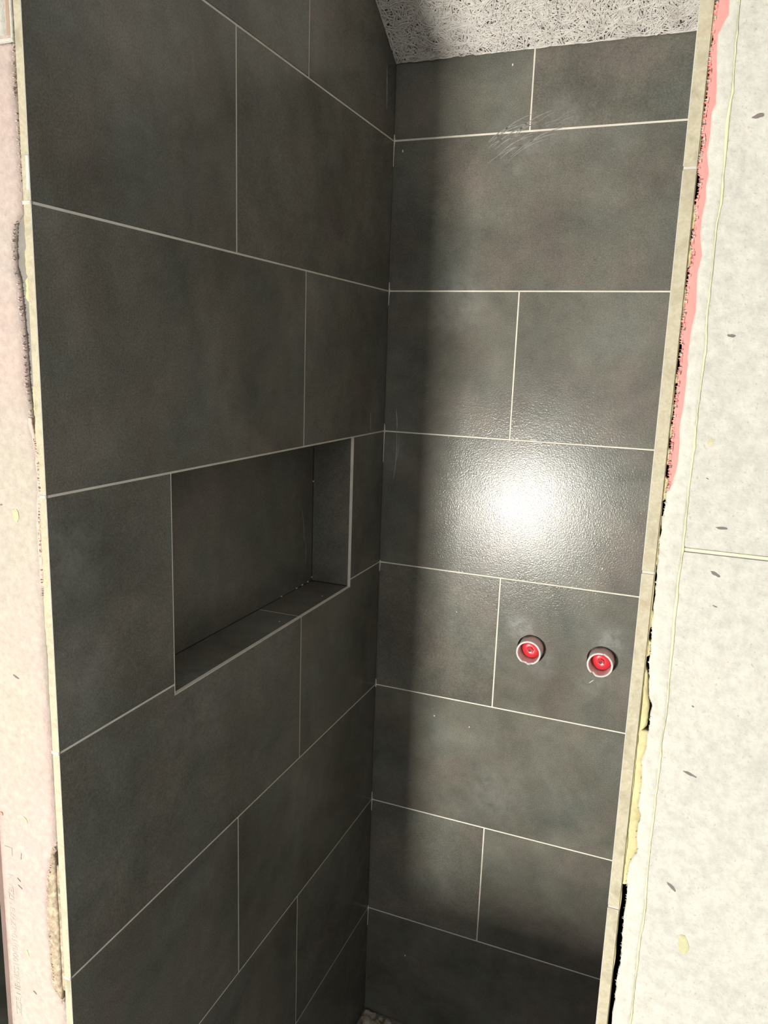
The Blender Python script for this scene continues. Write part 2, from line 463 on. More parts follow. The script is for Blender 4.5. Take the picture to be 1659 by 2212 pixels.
# ------------------------------------------------------------------ floor, ceiling, outer room
RX0, RX1, RY0, RY1 = -1.75, 1.75, -3.45, 0.14
bm = bmesh.new()
nx, ny = 70, 72
grid = []
for i in range(nx + 1):
    col = []
    for j in range(ny + 1):
        x = RX0 + (RX1 - RX0) * i / nx; y = RY0 + (RY1 - RY0) * j / ny
        inside = 0.004 if (0 < x < W and y > YF) else 0.0015
        col.append(bm.verts.new((x, y, inside * noise.noise(Vector((x * 14, y * 14, 2.0))) - inside)))
    grid.append(col)
for i in range(nx):
    for j in range(ny):
        bm.faces.new((grid[i][j], grid[i + 1][j], grid[i + 1][j + 1], grid[i][j + 1]))
r = bmesh.ops.extrude_face_region(bm, geom=bm.faces[:])
for v in [g for g in r['geom'] if isinstance(g, bmesh.types.BMVert)]: v.co.z = -0.08
floor = link('floor', bm_mesh(bm, 'floor'), None, ('screed',))
tag(floor, 'rough grey unfinished screed floor below the tiled walls', 'floor', kind='structure')

bm = bmesh.new()
prof = [(0.30, ceil_z(0.2) - 0.0623), (-1.2, ceil_z(-1.2)), (-1.3, ceil_z(-1.2)), (-1.3, ceil_z(-1.2) + 0.12), (-1.25, ceil_z(-1.2) + 0.12), (0.30, ceil_z(0.2) + 0.08)]
prism(bm, prof, lambda u, v, d: (d, u, v + 0.004), RX0, RX1)
ceiling = link('ceiling', bm_mesh(bm, 'ceiling'), None, ('plaster',))
tag(ceiling, 'sloping ceiling of pale wood wool board above the dark tiles', 'ceiling', kind='structure')

# wood wool board inside the shower: a bed and thousands of curled strands
bm = bmesh.new()
prism(bm, [(0.0, ceil_z(0.0)), (YF + 0.01, ceil_z(YF + 0.01)), (YF + 0.01, ceil_z(YF + 0.01) + 0.003), (0.0, ceil_z(0.0) + 0.003)],
      lambda u, v, d: (d, u, v), 0.0, W)
link('board_bed', bm_mesh(bm, 'board_bed'), ceiling, ('wood_wool_bed',))

def strands(count, seed):
    rnd = random.Random(seed)
    L = abs(YF) * math.sqrt(1 + SLOPE ** 2)
    cs = 1 / math.sqrt(1 + SLOPE ** 2); sn = SLOPE * cs
    verts, faces = [], []
    for k in range(count):
        near = rnd.random() < 0.55
        u = rnd.uniform(0.001, W - 0.001)
        s = rnd.uniform(0.0, 0.30) if near else rnd.uniform(0.28, L)
        ang = rnd.uniform(0, math.pi * 2); cur = rnd.gauss(0, 26)
        ln = rnd.uniform(0.018, 0.06); w = rnd.uniform(0.0007, 0.0013)
        h0 = rnd.uniform(0.0010, 0.0070) ; n = 7
        pts = []
        for i in range(n + 1):
            pts.append((u, s, ang))
            ang += cur * ln / n + rnd.gauss(0, 0.10)
            u += math.cos(ang) * ln / n; s += math.sin(ang) * ln / n
        base = len(verts)
        for i, (pu, ps, pa) in enumerate(pts):
            pu = min(max(pu, 0.0008), W - 0.0008); ps = min(max(ps, 0.0012), L - 0.012)
            h = h0 - 0.0016 * abs(i / n * 2 - 1) ** 2 + 0.0002
            nu, ns = -math.sin(pa) * w, math.cos(pa) * w
            for sg, dh in ((-1, 0.0), (0, 0.0011), (1, 0.0)):
                uu, ss, hh = pu + sg * nu, ps + sg * ns, h + dh
                verts.append((uu, -ss * cs - hh * sn, ceil_z(0.0) + ss * sn - hh * cs))
        for i in range(n):
            a = base + i * 3
            faces.append((a, a + 1, a + 4, a + 3)); faces.append((a + 1, a + 2, a + 5, a + 4))
    me = bpy.data.meshes.new('wood_wool_strands')
    me.from_pydata(verts, [], faces)
    me.shade_smooth()
    return me
tag(link('wood_wool_strands', strands(15000, 5), ceiling, ('wood_wool',)), kind='stuff')

def wall_poly(bm, x0, x1, y0, y1):
    ys = sorted({y0, y1} | {y for y in (-1.2,) if y0 < y < y1})
    poly = [(y0, -0.02), (y1, -0.02)] + [(y, ceil_z(y) + 0.01) for y in reversed(ys)]
    prism(bm, poly, lambda u, v, d: (d, u, v), x0, x1)

bm = bmesh.new(); wall_poly(bm, RX0 - 0.1, RX0, -1.6, RY1)
tag(link('wall_outer', bm_mesh(bm, 'wall_outer'), None, ('plaster',)), 'plain plastered side wall of the neighbouring room at the far left', 'wall', kind='structure')

# ------------------------------------------------------------------ back wall
VALVES = [(0.3630, 1.0625), (0.5130, 1.0625)]
def circle(cx, cz, r, n=28, jag=0.0, seed=0.0):
    return [(cx + (r + jag * noise.noise(Vector((3 * math.cos(2 * math.pi * i / n), 3 * math.sin(2 * math.pi * i / n), seed)))) * math.cos(2 * math.pi * i / n),
             cz + (r + jag * noise.noise(Vector((3 * math.cos(2 * math.pi * i / n), 3 * math.sin(2 * math.pi * i / n), seed)))) * math.sin(2 * math.pi * i / n)) for i in range(n)]
bm = bmesh.new()
prism(bm, rect(RX0, RX1, -0.02, ceil_z(0) + 0.0), MAPS['back'], T + 0.0005, 0.14, holes=[circle(x, z, 0.036) for x, z in VALVES])
wall_back = link('wall_back', bm_mesh(bm, 'wall_back'), None, ('core',))
tag(wall_back, 'back wall of the shower clad in dark anthracite tiles', 'wall', kind='structure')
TM = ('tile', 'body', 'arris')
g = G / 2
for k in range(0, 8):
    zt = J(k) - g if k else ceil_z(0) - 0.001
    zb = J(k + 1) + (g if k else 0.0022) if k < 7 else 0.003
    cols = [(0.0015, XV - g), (XV + g, W + T * 0.5)] if k % 2 == 0 else [(0.0015, W + T * 0.5)]
    for u0, u1 in cols:
        holes = []
        if k == 4 and u0 > 0.2:
            holes = [circle(x, z, 0.0312, 30, 0.0012, 3.0 + x) for x, z in VALVES]
        slab('tile', rect(u0, u1, zb, zt), 'back', wall_back, TM, holes=holes)
    if k < 7:
        slab('grout_line', rect(0.0015, W, J(k + 1) - g, J(k + 1) + (g if k else 0.0022)), 'back', wall_back, ('grout',), 0.0007, T, 0.0001)
    if k % 2 == 0:
        slab('grout_line', rect(XV - g, XV + g, zb, zt), 'back', wall_back, ('grout',), 0.0007, T, 0.0001)

# ------------------------------------------------------------------ left wall with the niche
TH = 0.104
bm = bmesh.new()
fl = MAPS['left']
ycore0, ycore1 = YF + 0.012, T
c0, c1 = T + 0.0005, TH
cz = lambda y: ceil_z(y) + 0.01
prism(bm, [(ycore0, -0.02), (NY0 - 0.009, -0.02), (NY0 - 0.009, cz(NY0)), (ycore0, cz(ycore0))], fl, c0, c1)
prism(bm, [(NY1 + 0.009, -0.02), (ycore1, -0.02), (ycore1, cz(ycore1)), (NY1 + 0.009, cz(NY1))], fl, c0, c1)
prism(bm, rect(NY0 - 0.009, NY1 + 0.009, -0.02, NZ0 - 0.009), fl, c0, c1)
prism(bm, [(NY0 - 0.009, NZ1 + 0.009), (NY1 + 0.009, NZ1 + 0.009), (NY1 + 0.009, cz(NY1 + .009)), (NY0 - 0.009, cz(NY0 - .009))], fl, c0, c1)
prism(bm, rect(NY0 - 0.009, NY1 + 0.009, NZ0 - 0.009, NZ1 + 0.009), fl, ND + 0.0082, c1)
wall_left = link('wall_left', bm_mesh(bm, 'wall_left'), None, ('core',))
tag(wall_left, 'left shower wall clad in dark tiles with a recessed niche', 'wall', kind='structure')

yE = YF          # open end of the tiles
lim = lambda y: ceil_z(0) - SLOPE * y - 0.0012
def ltile(poly):
    p = clip_top(poly, lim)
    if p: slab('tile', p, 'left', wall_left, TM, open_u=yE)
def lgrout(u0, u1, v0, v1):
    p = clip_top(rect(u0, u1, v0, v1), lim)
    if p: slab('grout_line', p, 'left', wall_left, ('grout',), 0.0007, T, 0.0001)
for k in range(-2, 8):
    zt = J(k) - g; zb = J(k + 1) + g if k < 7 else 0.003
    if k == 3:
        ltile(rect(yE, NY0 - 0.0008, zb, zt)); ltile(rect(NY1 + 0.0008, -0.0015, zb, zt))
    elif k == 4:
        n0 = NZ0 - 0.0008
        ltile([(yE, zb), (YB - g, zb), (YB - g, n0), (NY0 - 0.0008, n0), (NY0 - 0.0008, zt), (yE, zt)])
        ltile([(YB + g, zb), (-0.0015, zb), (-0.0015, zt), (NY1 + 0.0008, zt), (NY1 + 0.0008, n0), (YB + g, n0)])
        lgrout(YB - g, YB + g, zb, n0)
    else:
        yj = YB if k % 2 == 0 else YA
        ltile(rect(yE, yj - g, zb, zt)); ltile(rect(yj + g, -0.0015, zb, zt))
        lgrout(yj - g, yj + g, zb, zt)
    if k < 7:
        v0, v1 = J(k + 1) - g, J(k + 1) + g
        if k == 3: lgrout(yE + 0.001, NY0 - 0.001, v0, v1); lgrout(NY1 + 0.001, -0.0015, v0, v1)
        else: lgrout(yE + 0.001, -0.0015, v0, v1)
# niche lining
NT = 0.008
NM = ('tile', 'body', 'body')
slab('niche_tile', rect(NY0, NY1, NZ0, NZ1), 'niche_back', wall_left, NM, 0, NT)
slab('niche_tile', rect(NY0 + .001, YB - 0.0012, -ND + .0008, -0.0012), 'sill', wall_left, NM, 0, NT)
slab('niche_tile', rect(YB + 0.0012, NY1 - .001, -ND + .0008, -0.0012), 'sill', wall_left, NM, 0, NT)
slab('niche_tile', rect(NY0 + .001, NY1 - .001, -ND + .0008, -0.0012), 'lintel', wall_left, NM, 0, NT)
slab('niche_tile', rect(NZ0 + .001, NZ1 - .001, -ND + .0008, -0.0012), 'jamb_far', wall_left, NM, 0, NT)
slab('niche_tile', rect(NZ0 + .001, NZ1 - .001, -ND + .0008, -0.0012), 'jamb_near', wall_left, NM, 0, NT)
slab('grout_line', rect(YB - 0.0012, YB + 0.0012, -ND + .0008, -0.0012), 'sill', wall_left, ('grout',), 0.0004, NT, 0.0001)
# light edge joints round the niche mouth
box_obj('niche_edge_joint', -0.006, -0.0001, NY0 - 0.0008, NY0 + 0.0006, NZ0 - 0.001, NZ1 + 0.001, 'grout', wall_left)
box_obj('niche_edge_joint', -0.006, -0.0001, NY1 - 0.0005, NY1 + 0.0009, NZ0 - 0.001, NZ1 + 0.001, 'grout', wall_left)
box_obj('niche_edge_joint', -0.006, -0.0001, NY0, NY1, NZ0 - 0.0009, NZ0 + 0.0005, 'grout', wall_left)

# ------------------------------------------------------------------ right wall
bm = bmesh.new()
XB = 0.6460             # glue line between lining and block
YR = YF + 0.022
prism(bm, [(YR, -0.02), (T, -0.02), (T, ceil_z(T) + .01), (YR, ceil_z(YR) + .01)], lambda u, v, d: (d, u, v), W + T + 0.0075, XB + 0.1)
wall_right = link('wall_right', bm_mesh(bm, 'wall_right'), None, ('core',))
tag(wall_right, 'right wall beside the shower opening in pale gypsum blocks with yellow glue seams', 'wall', kind='structure')
for k in range(-2, 8):
    zt = J(k) - 0.0011; zb = J(k + 1) + 0.0011 if k < 7 else 0.003
    yj = YB if k % 2 else YA
    for u0, u1 in ((yE, yj - g), (yj + g, -0.0015)):
        p = clip_top(rect(u0, u1, zb, zt), lim)
        if p: slab('tile', p, 'right', wall_right, TM, open_u=yE)
    p = clip_top(rect(yj - g, yj + g, zb, zt), lim)
    if p: slab('grout_line', p, 'right', wall_right, ('grout',), 0.0007, T, 0.0001)
    if k < 7:
        p = clip_top(rect(yE + 0.0006, -0.0015, J(k + 1) - 0.0011, J(k + 1) + 0.0011), lim)
        if p: slab('grout_line', p, 'right', wall_right, ('grout_end',), 0.0004, T, 0.0001)

# ------------------------------------------------------------------ right opening edge: blocks, filler, glue, torn edge
re = lerp_table(RIGHT_EDGE); pe = lerp_table(PINK_EDGE)
GLUE = [(0.6438, 1.9249), (0.6447, 1.8959), (0.6453, 1.8663), (0.6446, 1.8483), (0.6455, 1.8238), (0.6459, 1.7927), (0.6448, 1.7738), (0.6457, 1.748), (0.6457, 1.7219), (0.6467, 1.6885), (0.6467, 1.6613), (0.6462, 1.6474), (0.6468, 1.6265), (0.6467, 1.6017), (0.6465, 1.5582), (0.6471, 1.5361), (0.6459, 1.5172), (0.646, 1.4828), (0.6475, 1.4362), (0.6482, 1.4002), (0.6471, 1.3754), (0.6472, 1.2867), (0.6484, 1.2115), (0.6472, 1.1791), (0.6473, 1.1025)]
gl = lerp_table(GLUE)
SEAM = 1.5375
XR_END = 1.75
# big blocks of the wall face, each with rounded worn edges
zs = [(-0.01, 0.5375), (0.5395, 1.0365), (1.0385, SEAM - 0.001), (SEAM + 0.001, 2.0375), (2.0395, 2.5375), (2.5395, 3.03)]
for i, (z0, z1) in enumerate(zs):
    cut = 1.30 if i % 2 else 1.05
    for x0, x1 in ((0.6432, cut - 0.0008), (cut + 0.0008, XR_END)):
        box_obj('gypsum_block', x0, x1, YF, YR, z0, z1, 'block_right', wall_right, 0.0012)
for z in (0.5385, 1.0375, SEAM, 2.0385, 2.5385):
    bm = bmesh.new()
    add_box(bm, 0.646, XR_END, YF + 0.0003, YF + 0.004, z - 0.0010, z + 0.0010)
    link('glue_seam', bm_mesh(bm, 'glue_seam'), wall_right, ('glue',))
# squeezed-out glue bead
zb0, zb1 = 0.003, 2.85
ribbon('glue_bead', zb0, zb1, lambda z: gl(z) - 0.0002 - max(0, 0.0003 + rag(z, 0.0012, 30, 4)), lambda z: gl(z) + 0.0002 + max(0, 0.0003 + rag(z, 0.0014, 26, 8)) + max(0, rag(z, 0.0008, 140, 9)),
       YF - 0.0003, 0.0009, 'glue', wall_right, 0.002, 4, 0.5, 0.0006, 300, 2.0, 0.004)
# lining edge: filler over pink core
def xle(z): return re(z) + rag(z, 0.0008, 130, 1.0) + rag(z, 0.0004, 420, 2.0)
def xpe(z):
    if z > 1.581: return pe(z) + rag(z, 0.00025, 90, 3.0)
    return xle(z) - 0.0004
ribbon('lining_core', 1.575, zb1, lambda z: xle(z), lambda z: max(xpe(z), xle(z)) + 0.0025, YF + 0.0012, 0.0006, 'pink', wall_right, 0.0016, 6, 0.2, 0.0007, 420, 5.0, 0.010)
ribbon('filler_strip', zb0, zb1, lambda z: max(xpe(z), xle(z)), lambda z: gl(z) + 0.0006, YF + 0.0002, 0.0010, 'filler', wall_right, 0.0016, 6, 0.15, 0.0004, 160, 7.0, 0.008)
# torn paper fringe at the edge
def fringe(name, zlo, zhi, xf, n, mat, parent, seed, out=0.0022, depth=0.003, sgn=-1):
    rnd = random.Random(seed); bm = bmesh.new()
    for i in range(n):
        z = rnd.uniform(zlo, zhi); x = xf(z)
        w = 0.001; h = rnd.uniform(0.0003, 0.0012); o = rnd.uniform(0.2, 1.0) * out
        y = YF + rnd.uniform(-0.0006, depth)
        tilt = rnd.uniform(-1, 1) * h
        pts = [(x - sgn * 0.0012, y, z - h), (x - sgn * 0.0012, y, z + h), (x + sgn * o, y - rnd.uniform(-0.001, 0.0015), z + tilt), (x + sgn * o * 0.6, y + 0.0006, z - h * 0.3 + tilt * 0.5)]
        fr = [bm.verts.new(p) for p in pts]; bk = [bm.verts.new((p[0], p[1] + 0.0007, p[2])) for p in pts]
        bm.faces.new(fr); bm.faces.new(bk[::-1])
        for a in range(4):
            b = (a + 1) % 4
            bm.faces.new((fr[a], bk[a], bk[b], fr[b]))
    return tag(link(name, bm_mesh(bm, name), parent, (mat,)), kind='stuff')
fringe('torn_fringe', 1.58, 1.95, xle, 420, 'paper', wall_right, 11, 0.0018)
fringe('torn_fringe', 1.58, 1.95, xle, 260, 'pink', wall_right, 14, 0.0016)
fringe('torn_fringe', 1.12, 1.58, xle, 130, 'filler', wall_right, 12, 0.0014)
fringe('torn_fringe', 1.6, 1.95, lambda z: xle(z) + 0.0006, 60, 'mark', wall_right, 13, 0.0016)
# adhesive squeezed between tile backs and lining
for i, (za, zb_, wl, wr) in enumerate([(1.775, 1.795, 0.1, 1.0), (1.748, 1.766, 0.1, 1.0), (1.706, 1.737, 0.0, .75), (1.664, 1.672, .2, 1), (1.622, 1.634, .1, 1), (1.602, 1.616, 0, 1.0),
        (1.573, 1.593, 0, 1), (1.553, 1.562, 0, .6), (1.521, 1.538, 0, .9), (1.468, 1.485, .1, 1), (1.444, 1.459, 0, 1), (1.376, 1.438, 0.1, .75), (1.236, 1.380, 0.0, 1.08), (1.86, 1.876, 0, .5), (1.835, 1.85, 0, .4)]):
    x0 = W + T - 0.0003
    fa = lambda z, wl=wl: x0 + (re(z) - x0) * wl + rag(z, 0.0005, 160, i)
    def fb(z, wr=wr, za=za, zb_=zb_, i=i):
        t = (z - za) / (zb_ - za); edge = min(1, 6 * min(t, 1 - t) + 0.15)
        return x0 + (re(z) + 0.0008 - x0) * wr * (edge if zb_ - za < 0.1 else 1) + rag(z, 0.0006, 200, i + 20)
    ribbon('adhesive', za, zb_, fa, fb, YF + 0.0035, 0.0016, 'adhesive', wall_right, 0.0012, 5, 0.4, 0.0012, 320, i * 1.7, 0.012)
# thin skin of adhesive on the tile backs, all the way
ribbon('adhesive', 0.003, 2.8, lambda z: W + T - 0.0002, lambda z: W + T + 0.0007 + max(0, rag(z, 0.0011, 35, 6)), YF + 0.0016, 0.0004, 'adhesive', wall_right, 0.003, 3, 0.4, 0.0003, 200, 3, 0.01)

# small flat marks in the blocks
def patch(name, x, z, rx, rz, mat, parent, seed, ang=0.0, y=YF, th=0.0005, jag=0.45):
    bm = bmesh.new(); n = 18
    ca, sa = math.cos(ang), math.sin(ang); F = []; B = []
    for i in range(n):
        a = 2 * math.pi * i / n
        k = 1 + jag * noise.noise(Vector((math.cos(a) * 1.5, math.sin(a) * 1.5, seed)))
        px, pz = rx * k * math.cos(a), rz * k * math.sin(a)
        F.append(bm.verts.new((px * ca - pz * sa, -th * 0.6, px * sa + pz * ca))); B.append(bm.verts.new((px * ca - pz * sa, th, px * sa + pz * ca)))
    bm.faces.new(F); bm.faces.new(B[::-1])
    for i in range(n): bm.faces.new((F[i], B[i], B[(i + 1) % n], F[(i + 1) % n]))
    return link(name, bm_mesh(bm, name), parent, (mat,), (x, y, z))
for i, (x, z, rx, rz, a, mt) in enumerate([
        (0.6646, 1.8498, .0042, .0013, .2, 'mark'), (0.6634, 1.7006, .0032, .0010, -.1, 'mark'), (0.6728, 1.5572, .0046, .0009, 0, 'mark'), (0.6718, 1.5207, .0036, .0013, -.45, 'mark'),
        (0.6746, 1.4949, .0018, .0005, -.3, 'mark'), (0.6709, 1.3514, .0052, .0011, -.35, 'mark'), (0.6671, 1.2466, .0052, .0011, -.7, 'mark'), (0.6815, 1.1956, .0045, .0080, .2, 'stain'),
        (0.6405, 1.5976, .0040, .0046, 0, 'stain'), (0.6577, 1.622, .0020, .0026, 0, 'stain'), (0.6584, 1.5942, .0012, .0004, -.4, 'mark'), (0.6673, 1.4098, .0010, .0006, -.5, 'mark'),
        (0.6405, 1.285, .0038, .0022, .3, 'stain')]):
    patch('surface_mark', x, z, rx, rz, mt, wall_right, i * 3.1, a)

# ------------------------------------------------------------------ left opening edge
le = lerp_table(LEFT_EDGE)
def xlb(z): return le(z) + rag(z, 0.0005, 150, 31)
blk = [(0.0, 0.335), (0.3365, 0.836), (0.8375, 1.09), (1.0905, 1.60), (1.6005, 1.964), (1.968, 2.46), (2.462, 2.86)]
for i, (z0, z1) in enumerate([(0.0, 0.53), (0.5312, 1.966), (1.9685, 2.86)]):
    ribbon('gypsum_block', z0, z1, lambda z: -TH, xlb, YF + 0.0012, 0.0012, 'block_left', wall_left, 0.003, 8, 0.08, 0.0003, 120, i + 1.0, 0.011)
ribbon('sealing_membrane', 0.01, 2.85, lambda z: -0.036, lambda z: -0.0085, YF + 0.0068, 0.0006, 'membrane', wall_left, 0.004, 6, 0.2, 0.0010, 220, 9, 0.005)
# brushed mortar low on the edge
def mort_l(z): return le(z) - 0.004 + rag(z, 0.001, 120, 41)
ribbon('mortar_smear', 0.868, 1.085, mort_l, lambda z: -0.0165 + rag(z, 0.001, 60, 5), YF + 0.0022, 0.0022, 'mortar', wall_left, 0.0012, 10, 0.25, 0.0022, 420, 12, 0.004)
ribbon('mortar_smear', 0.885, 1.06, lambda z: -0.0185, lambda z: -0.0120 + rag(z, 0.0006, 60, 6), YF + 0.0042, 0.0010, 'mortar', wall_left, 0.003, 4, 0.4, 0.0006, 160, 14, 0.004)
fringe('torn_fringe', 0.87, 1.10, lambda z: xlb(z), 130, 'paper', wall_left, 21, 0.0028, 0.002, 1)
fringe('torn_fringe', 1.55, 1.80, lambda z: xlb(z), 170, 'paper', wall_left, 22, 0.0018, 0.003, 1)
fringe('torn_fringe', 1.40, 1.58, lambda z: xlb(z) - .001, 90, 'brown_tear', wall_left, 23, 0.0020, 0.000, 1)
fringe('torn_fringe', 1.82, 1.99, lambda z: xlb(z), 90, 'paper', wall_left, 24, 0.0016, 0.003, 1)
ribbon('torn_paper', 1.41, 1.60, lambda z: xlb(z) - 0.0045 + rag(z, .0012, 70, 51), lambda z: xlb(z) + 0.0006, YF + 0.0004, 0.0005, 'paper', wall_left, 0.0015, 5, 0.3, 0.0008, 500, 17, 0.003)
# adhesive lumps on the tile backs
for i, (za, zb_, w) in enumerate([(1.72, 1.745, .0045), (1.745, 1.775, .0030), (1.775, 1.81, .0016), (1.60, 1.635, .0022), (1.55, 1.60, .0018), (1.33, 1.50, .0022), (1.25, 1.33, .0012), (1.83, 2.0, .0008), (1.10, 1.20, .0007), (0.845, 0.90, .001)]):
    def fl_(z, za=za, zb_=zb_, w=w, i=i):
        t = (z - za) / (zb_ - za); return -T - w * min(1, 0.2 + 5 * min(t, 1 - t)) + rag(z, w * 0.35, 150, i + 60)
    ribbon('adhesive', za, zb_, fl_, lambda z: -T + 0.0012, YF + 0.0012, 0.0009, 'adhesive', wall_left, 0.0013, 5, 0.45, 0.0010, 330, i * 2.3, 0.008)
# smeared grout where the joints meet the open tile edge
for k in (2, 3, 4, 5):
    ribbon('grout_smear', J(k) - 0.0018, J(k) + 0.0018, lambda z: -T - 0.002, lambda z: -0.0004, YF, 0.0006, 'grout_end', wall_left, 0.0006, 5, 0.4, 0.0006, 400, k, 0.003)
ribbon('grout_smear', J(2) + 0.012, J(2) + 0.045, lambda z: -0.0050 + rag(z, .001, 90, 3), lambda z: -0.0002, YF + 0.0001, 0.0005, 'arris', wall_left, 0.0015, 4, 0.4, 0.0003, 300, 4, 0.002)
# lip of white plaster with a brown tear at the top of the block
ribbon('plaster_patch', 1.9735, 2.85, lambda z: -0.098, lambda z: -0.0212 + rag(z, .0008, 60, 71), YF, 0.0012, 'filler', wall_left, 0.003, 5, 0.15, 0.0004, 120, 71, 0.003)
ribbon('torn_paper', 1.9735, 2.85, lambda z: -0.0206, lambda z: -0.0140, YF + 0.0006, 0.0008, 'brown_tear', wall_left, 0.003, 4, 0.2, 0.0005, 300, 72, 0.003)
ribbon('torn_paper', 1.9665, 2.85, lambda z: -0.0142 + rag(z, .0004, 80, 74), lambda z: -0.0110, YF - 0.0002, 0.0014, 'filler', wall_left, 0.002, 4, 0.5, 0.0004, 300, 73, 0.003)
bm = bmesh.new()
add_box(bm, -0.104, -0.0125, YF - 0.0014, YF + 0.002, 1.9665, 1.9705)
bmesh.ops.bevel(bm, geom=bm.edges[:], offset=0.0008, segments=2, affect='EDGES')
link('plaster_lip', bm_mesh(bm, 'plaster_lip'), wall_left, ('filler',))
for i, (x, z, rx, rz, a, mt) in enumerate([(-0.0584, 1.1123, .0050, .0012, -.8, 'stain'), (-0.0592, 1.2963, .0042, .0011, -.4, 'mark'), (-0.0656, 1.5003, .0016, .0008, .3, 'mark'), (-0.0976, 1.1093, .0030, .0022, 0, 'brown_tear'),
        (-0.0751, 1.0250, .0034, .0006, -.6, 'mark'), (-0.0735, 1.0150, .0040, .0006, -.5, 'mark'), (-0.0691, 1.059, .0004, .0048, -.1, 'mark'), (-0.0685, 0.9216, .0020, .0050, .2, 'stain'), (-0.060, 0.868, .003, .0006, -.6, 'mark'), (-0.045, 1.49, .004, .008, .2, 'stain')]):
    patch('surface_mark', x, z, rx, rz, mt, wall_left, 40 + i * 2.7, a, YF - 0.0002)

def text_mesh(name, body, size):
    cu = bpy.data.curves.new(name, 'FONT')
    cu.body = body; cu.size = size; cu.align_x = 'LEFT'; cu.align_y = 'CENTER'; cu.extrude = 0.00004
    tmp = bpy.data.objects.new(name, cu); COL.objects.link(tmp)
    dg = bpy.context.evaluated_depsgraph_get()
    me = bpy.data.meshes.new_from_object(tmp.evaluated_get(dg))
    bpy.data.objects.remove(tmp)
    return me
# faded factory stamp printed sideways on the block, reading upwards
st = link('printed_stamp', text_mesh('printed_stamp', 'SZSE NEHISS100(0)10-22978 UZBAH', 0.0125), wall_left, ('stamp',))
st.location = (-0.0895, YF - 0.0002, 0.822)
st.rotation_euler = (math.radians(90), math.radians(-90), 0)
st.scale = (1.06, 1, 1)
tag(st, 'faded grey factory stamp printed sideways')
box_obj('printed_bar', -0.0955, -0.0835, YF - 0.0005, YF + 0.001, 1.0550, 1.0665, 'stamp', wall_left)
# timber edge behind the block
box_obj('timber_batten', -TH - 0.012, -TH - 0.0005, YF + 0.004, YF + 0.05, 0.0, 2.84, 'timber', wall_left, 0.001)

# ------------------------------------------------------------------ small residue on the tiles
def smear(name, plane, pts, w, parent, seed, mat='smear'):
    """thin dried streak following (u, v) points on a tile face"""
    f = MAPS[plane]; bm = bmesh.new(); n = len(pts); rows = []
    for i, (u, v) in enumerate(pts):
        a = pts[max(0, i - 1)]; b = pts[min(n - 1, i + 1)]
        d = Vector((b[0] - a[0], b[1] - a[1])).normalized(); nn = Vector((-d.y, d.x))
        ww = w * (0.25 + 0.75 * math.sin(math.pi * (i + 0.4) / (n - 0.2))) * (1 + 0.5 * noise.noise(Vector((u * 80, v * 80, seed))))
        rows.append([bm.verts.new(f(u + nn.x * s * ww, v + nn.y * s * ww, dd)) for s, dd in ((-1, 0.0003), (-1, -0.00008), (1, -0.00008), (1, 0.0003))])
    for r_, s_ in zip(rows, rows[1:]):
        for j in range(4): bm.faces.new((r_[j], r_[(j + 1) % 4], s_[(j + 1) % 4], s_[j]))
    bm.faces.new(rows[0]); bm.faces.new(rows[-1][::-1])
    return link(name, bm_mesh(bm, name), parent, (mat,))
def line(a, b, n=8, bow=0.0):
    return [(a[0] + (b[0] - a[0]) * i / n - bow * (b[1] - a[1]) * math.sin(math.pi * i / n), a[1] + (b[1] - a[1]) * i / n + bow * (b[0] - a[0]) * math.sin(math.pi * i / n)) for i in range(n + 1)]
# grout remnants in the inner corner, thickest where the joints run in
for k in range(1, 8):
    up = [0, .012, .018, .016, .004, .014, .02, .006][k]; dn = [0, .05, .03, .07, .022, .006, .03, .05][k]
    bm = bmesh.new(); z0, z1 = J(k) - dn, J(k) + up; rows = []
    for i in range(13):
        z = z0 + (z1 - z0) * i / 12; w = 0.0021 * (0.25 + math.exp(-abs(z - J(k)) * 60)) * (1 + .4 * noise.noise(Vector((z * 90, k, 0))))
        rows.append([bm.verts.new(p) for p in ((-0.001, -0.0004 - w * 0.2, z), (w * 0.35, -w * 0.8, z), (w * 0.9, -0.0001, z), (0.0, 0.004, z), (-0.003, 0.002, z))])
    for r_, s_ in zip(rows, rows[1:]):
        for j in range(5): bm.faces.new((r_[j], r_[(j + 1) % 5], s_[(j + 1) % 5], s_[j]))
    bm.faces.new(rows[0]); bm.faces.new(rows[-1][::-1])
    link('corner_grout', bm_mesh(bm, 'corner_grout'), wall_back, ('grout',))
slab('corner_grout', rect(-0.0005, 0.0012, 0.003, ceil_z(0) - 0.002), 'back', wall_back, ('membrane',), 0.0006, T, 0.0001)
# wiping scratches high on the back wall
rnd = random.Random(3)
for i in range(16):
    a = (rnd.uniform(.20, .27), rnd.uniform(2.066, 2.112)); ln = rnd.uniform(.03, .10)
    an = rnd.uniform(.30, .55)
    smear('wipe_mark', 'back', line(a, (a[0] + ln * math.cos(an), a[1] + ln * math.sin(an)), 8, .08), rnd.uniform(.0004, .0010), wall_back, i)
for i in range(6):
    a = (rnd.uniform(.30, .34), rnd.uniform(2.125, 2.138)); smear('wipe_mark', 'back', line(a, (a[0] + rnd.uniform(.02, .045), a[1] + rnd.uniform(.006, .016)), 6, .05), .0003, wall_back, i)
for a, b, w in (((.026, 1.565), (.030, 1.515), .0012), ((.030, 1.512), (.026, 1.41), .0014), ((.036, 1.51), (.030, 1.44), .0007)):
    smear('wipe_mark', 'back', line(a, b, 10, .03), w, wall_back, 5)
smear('wipe_mark', 'back', line((.5005, 1.0165), (.491, 1.0075), 5), .0006, wall_back, 2, 'grout')
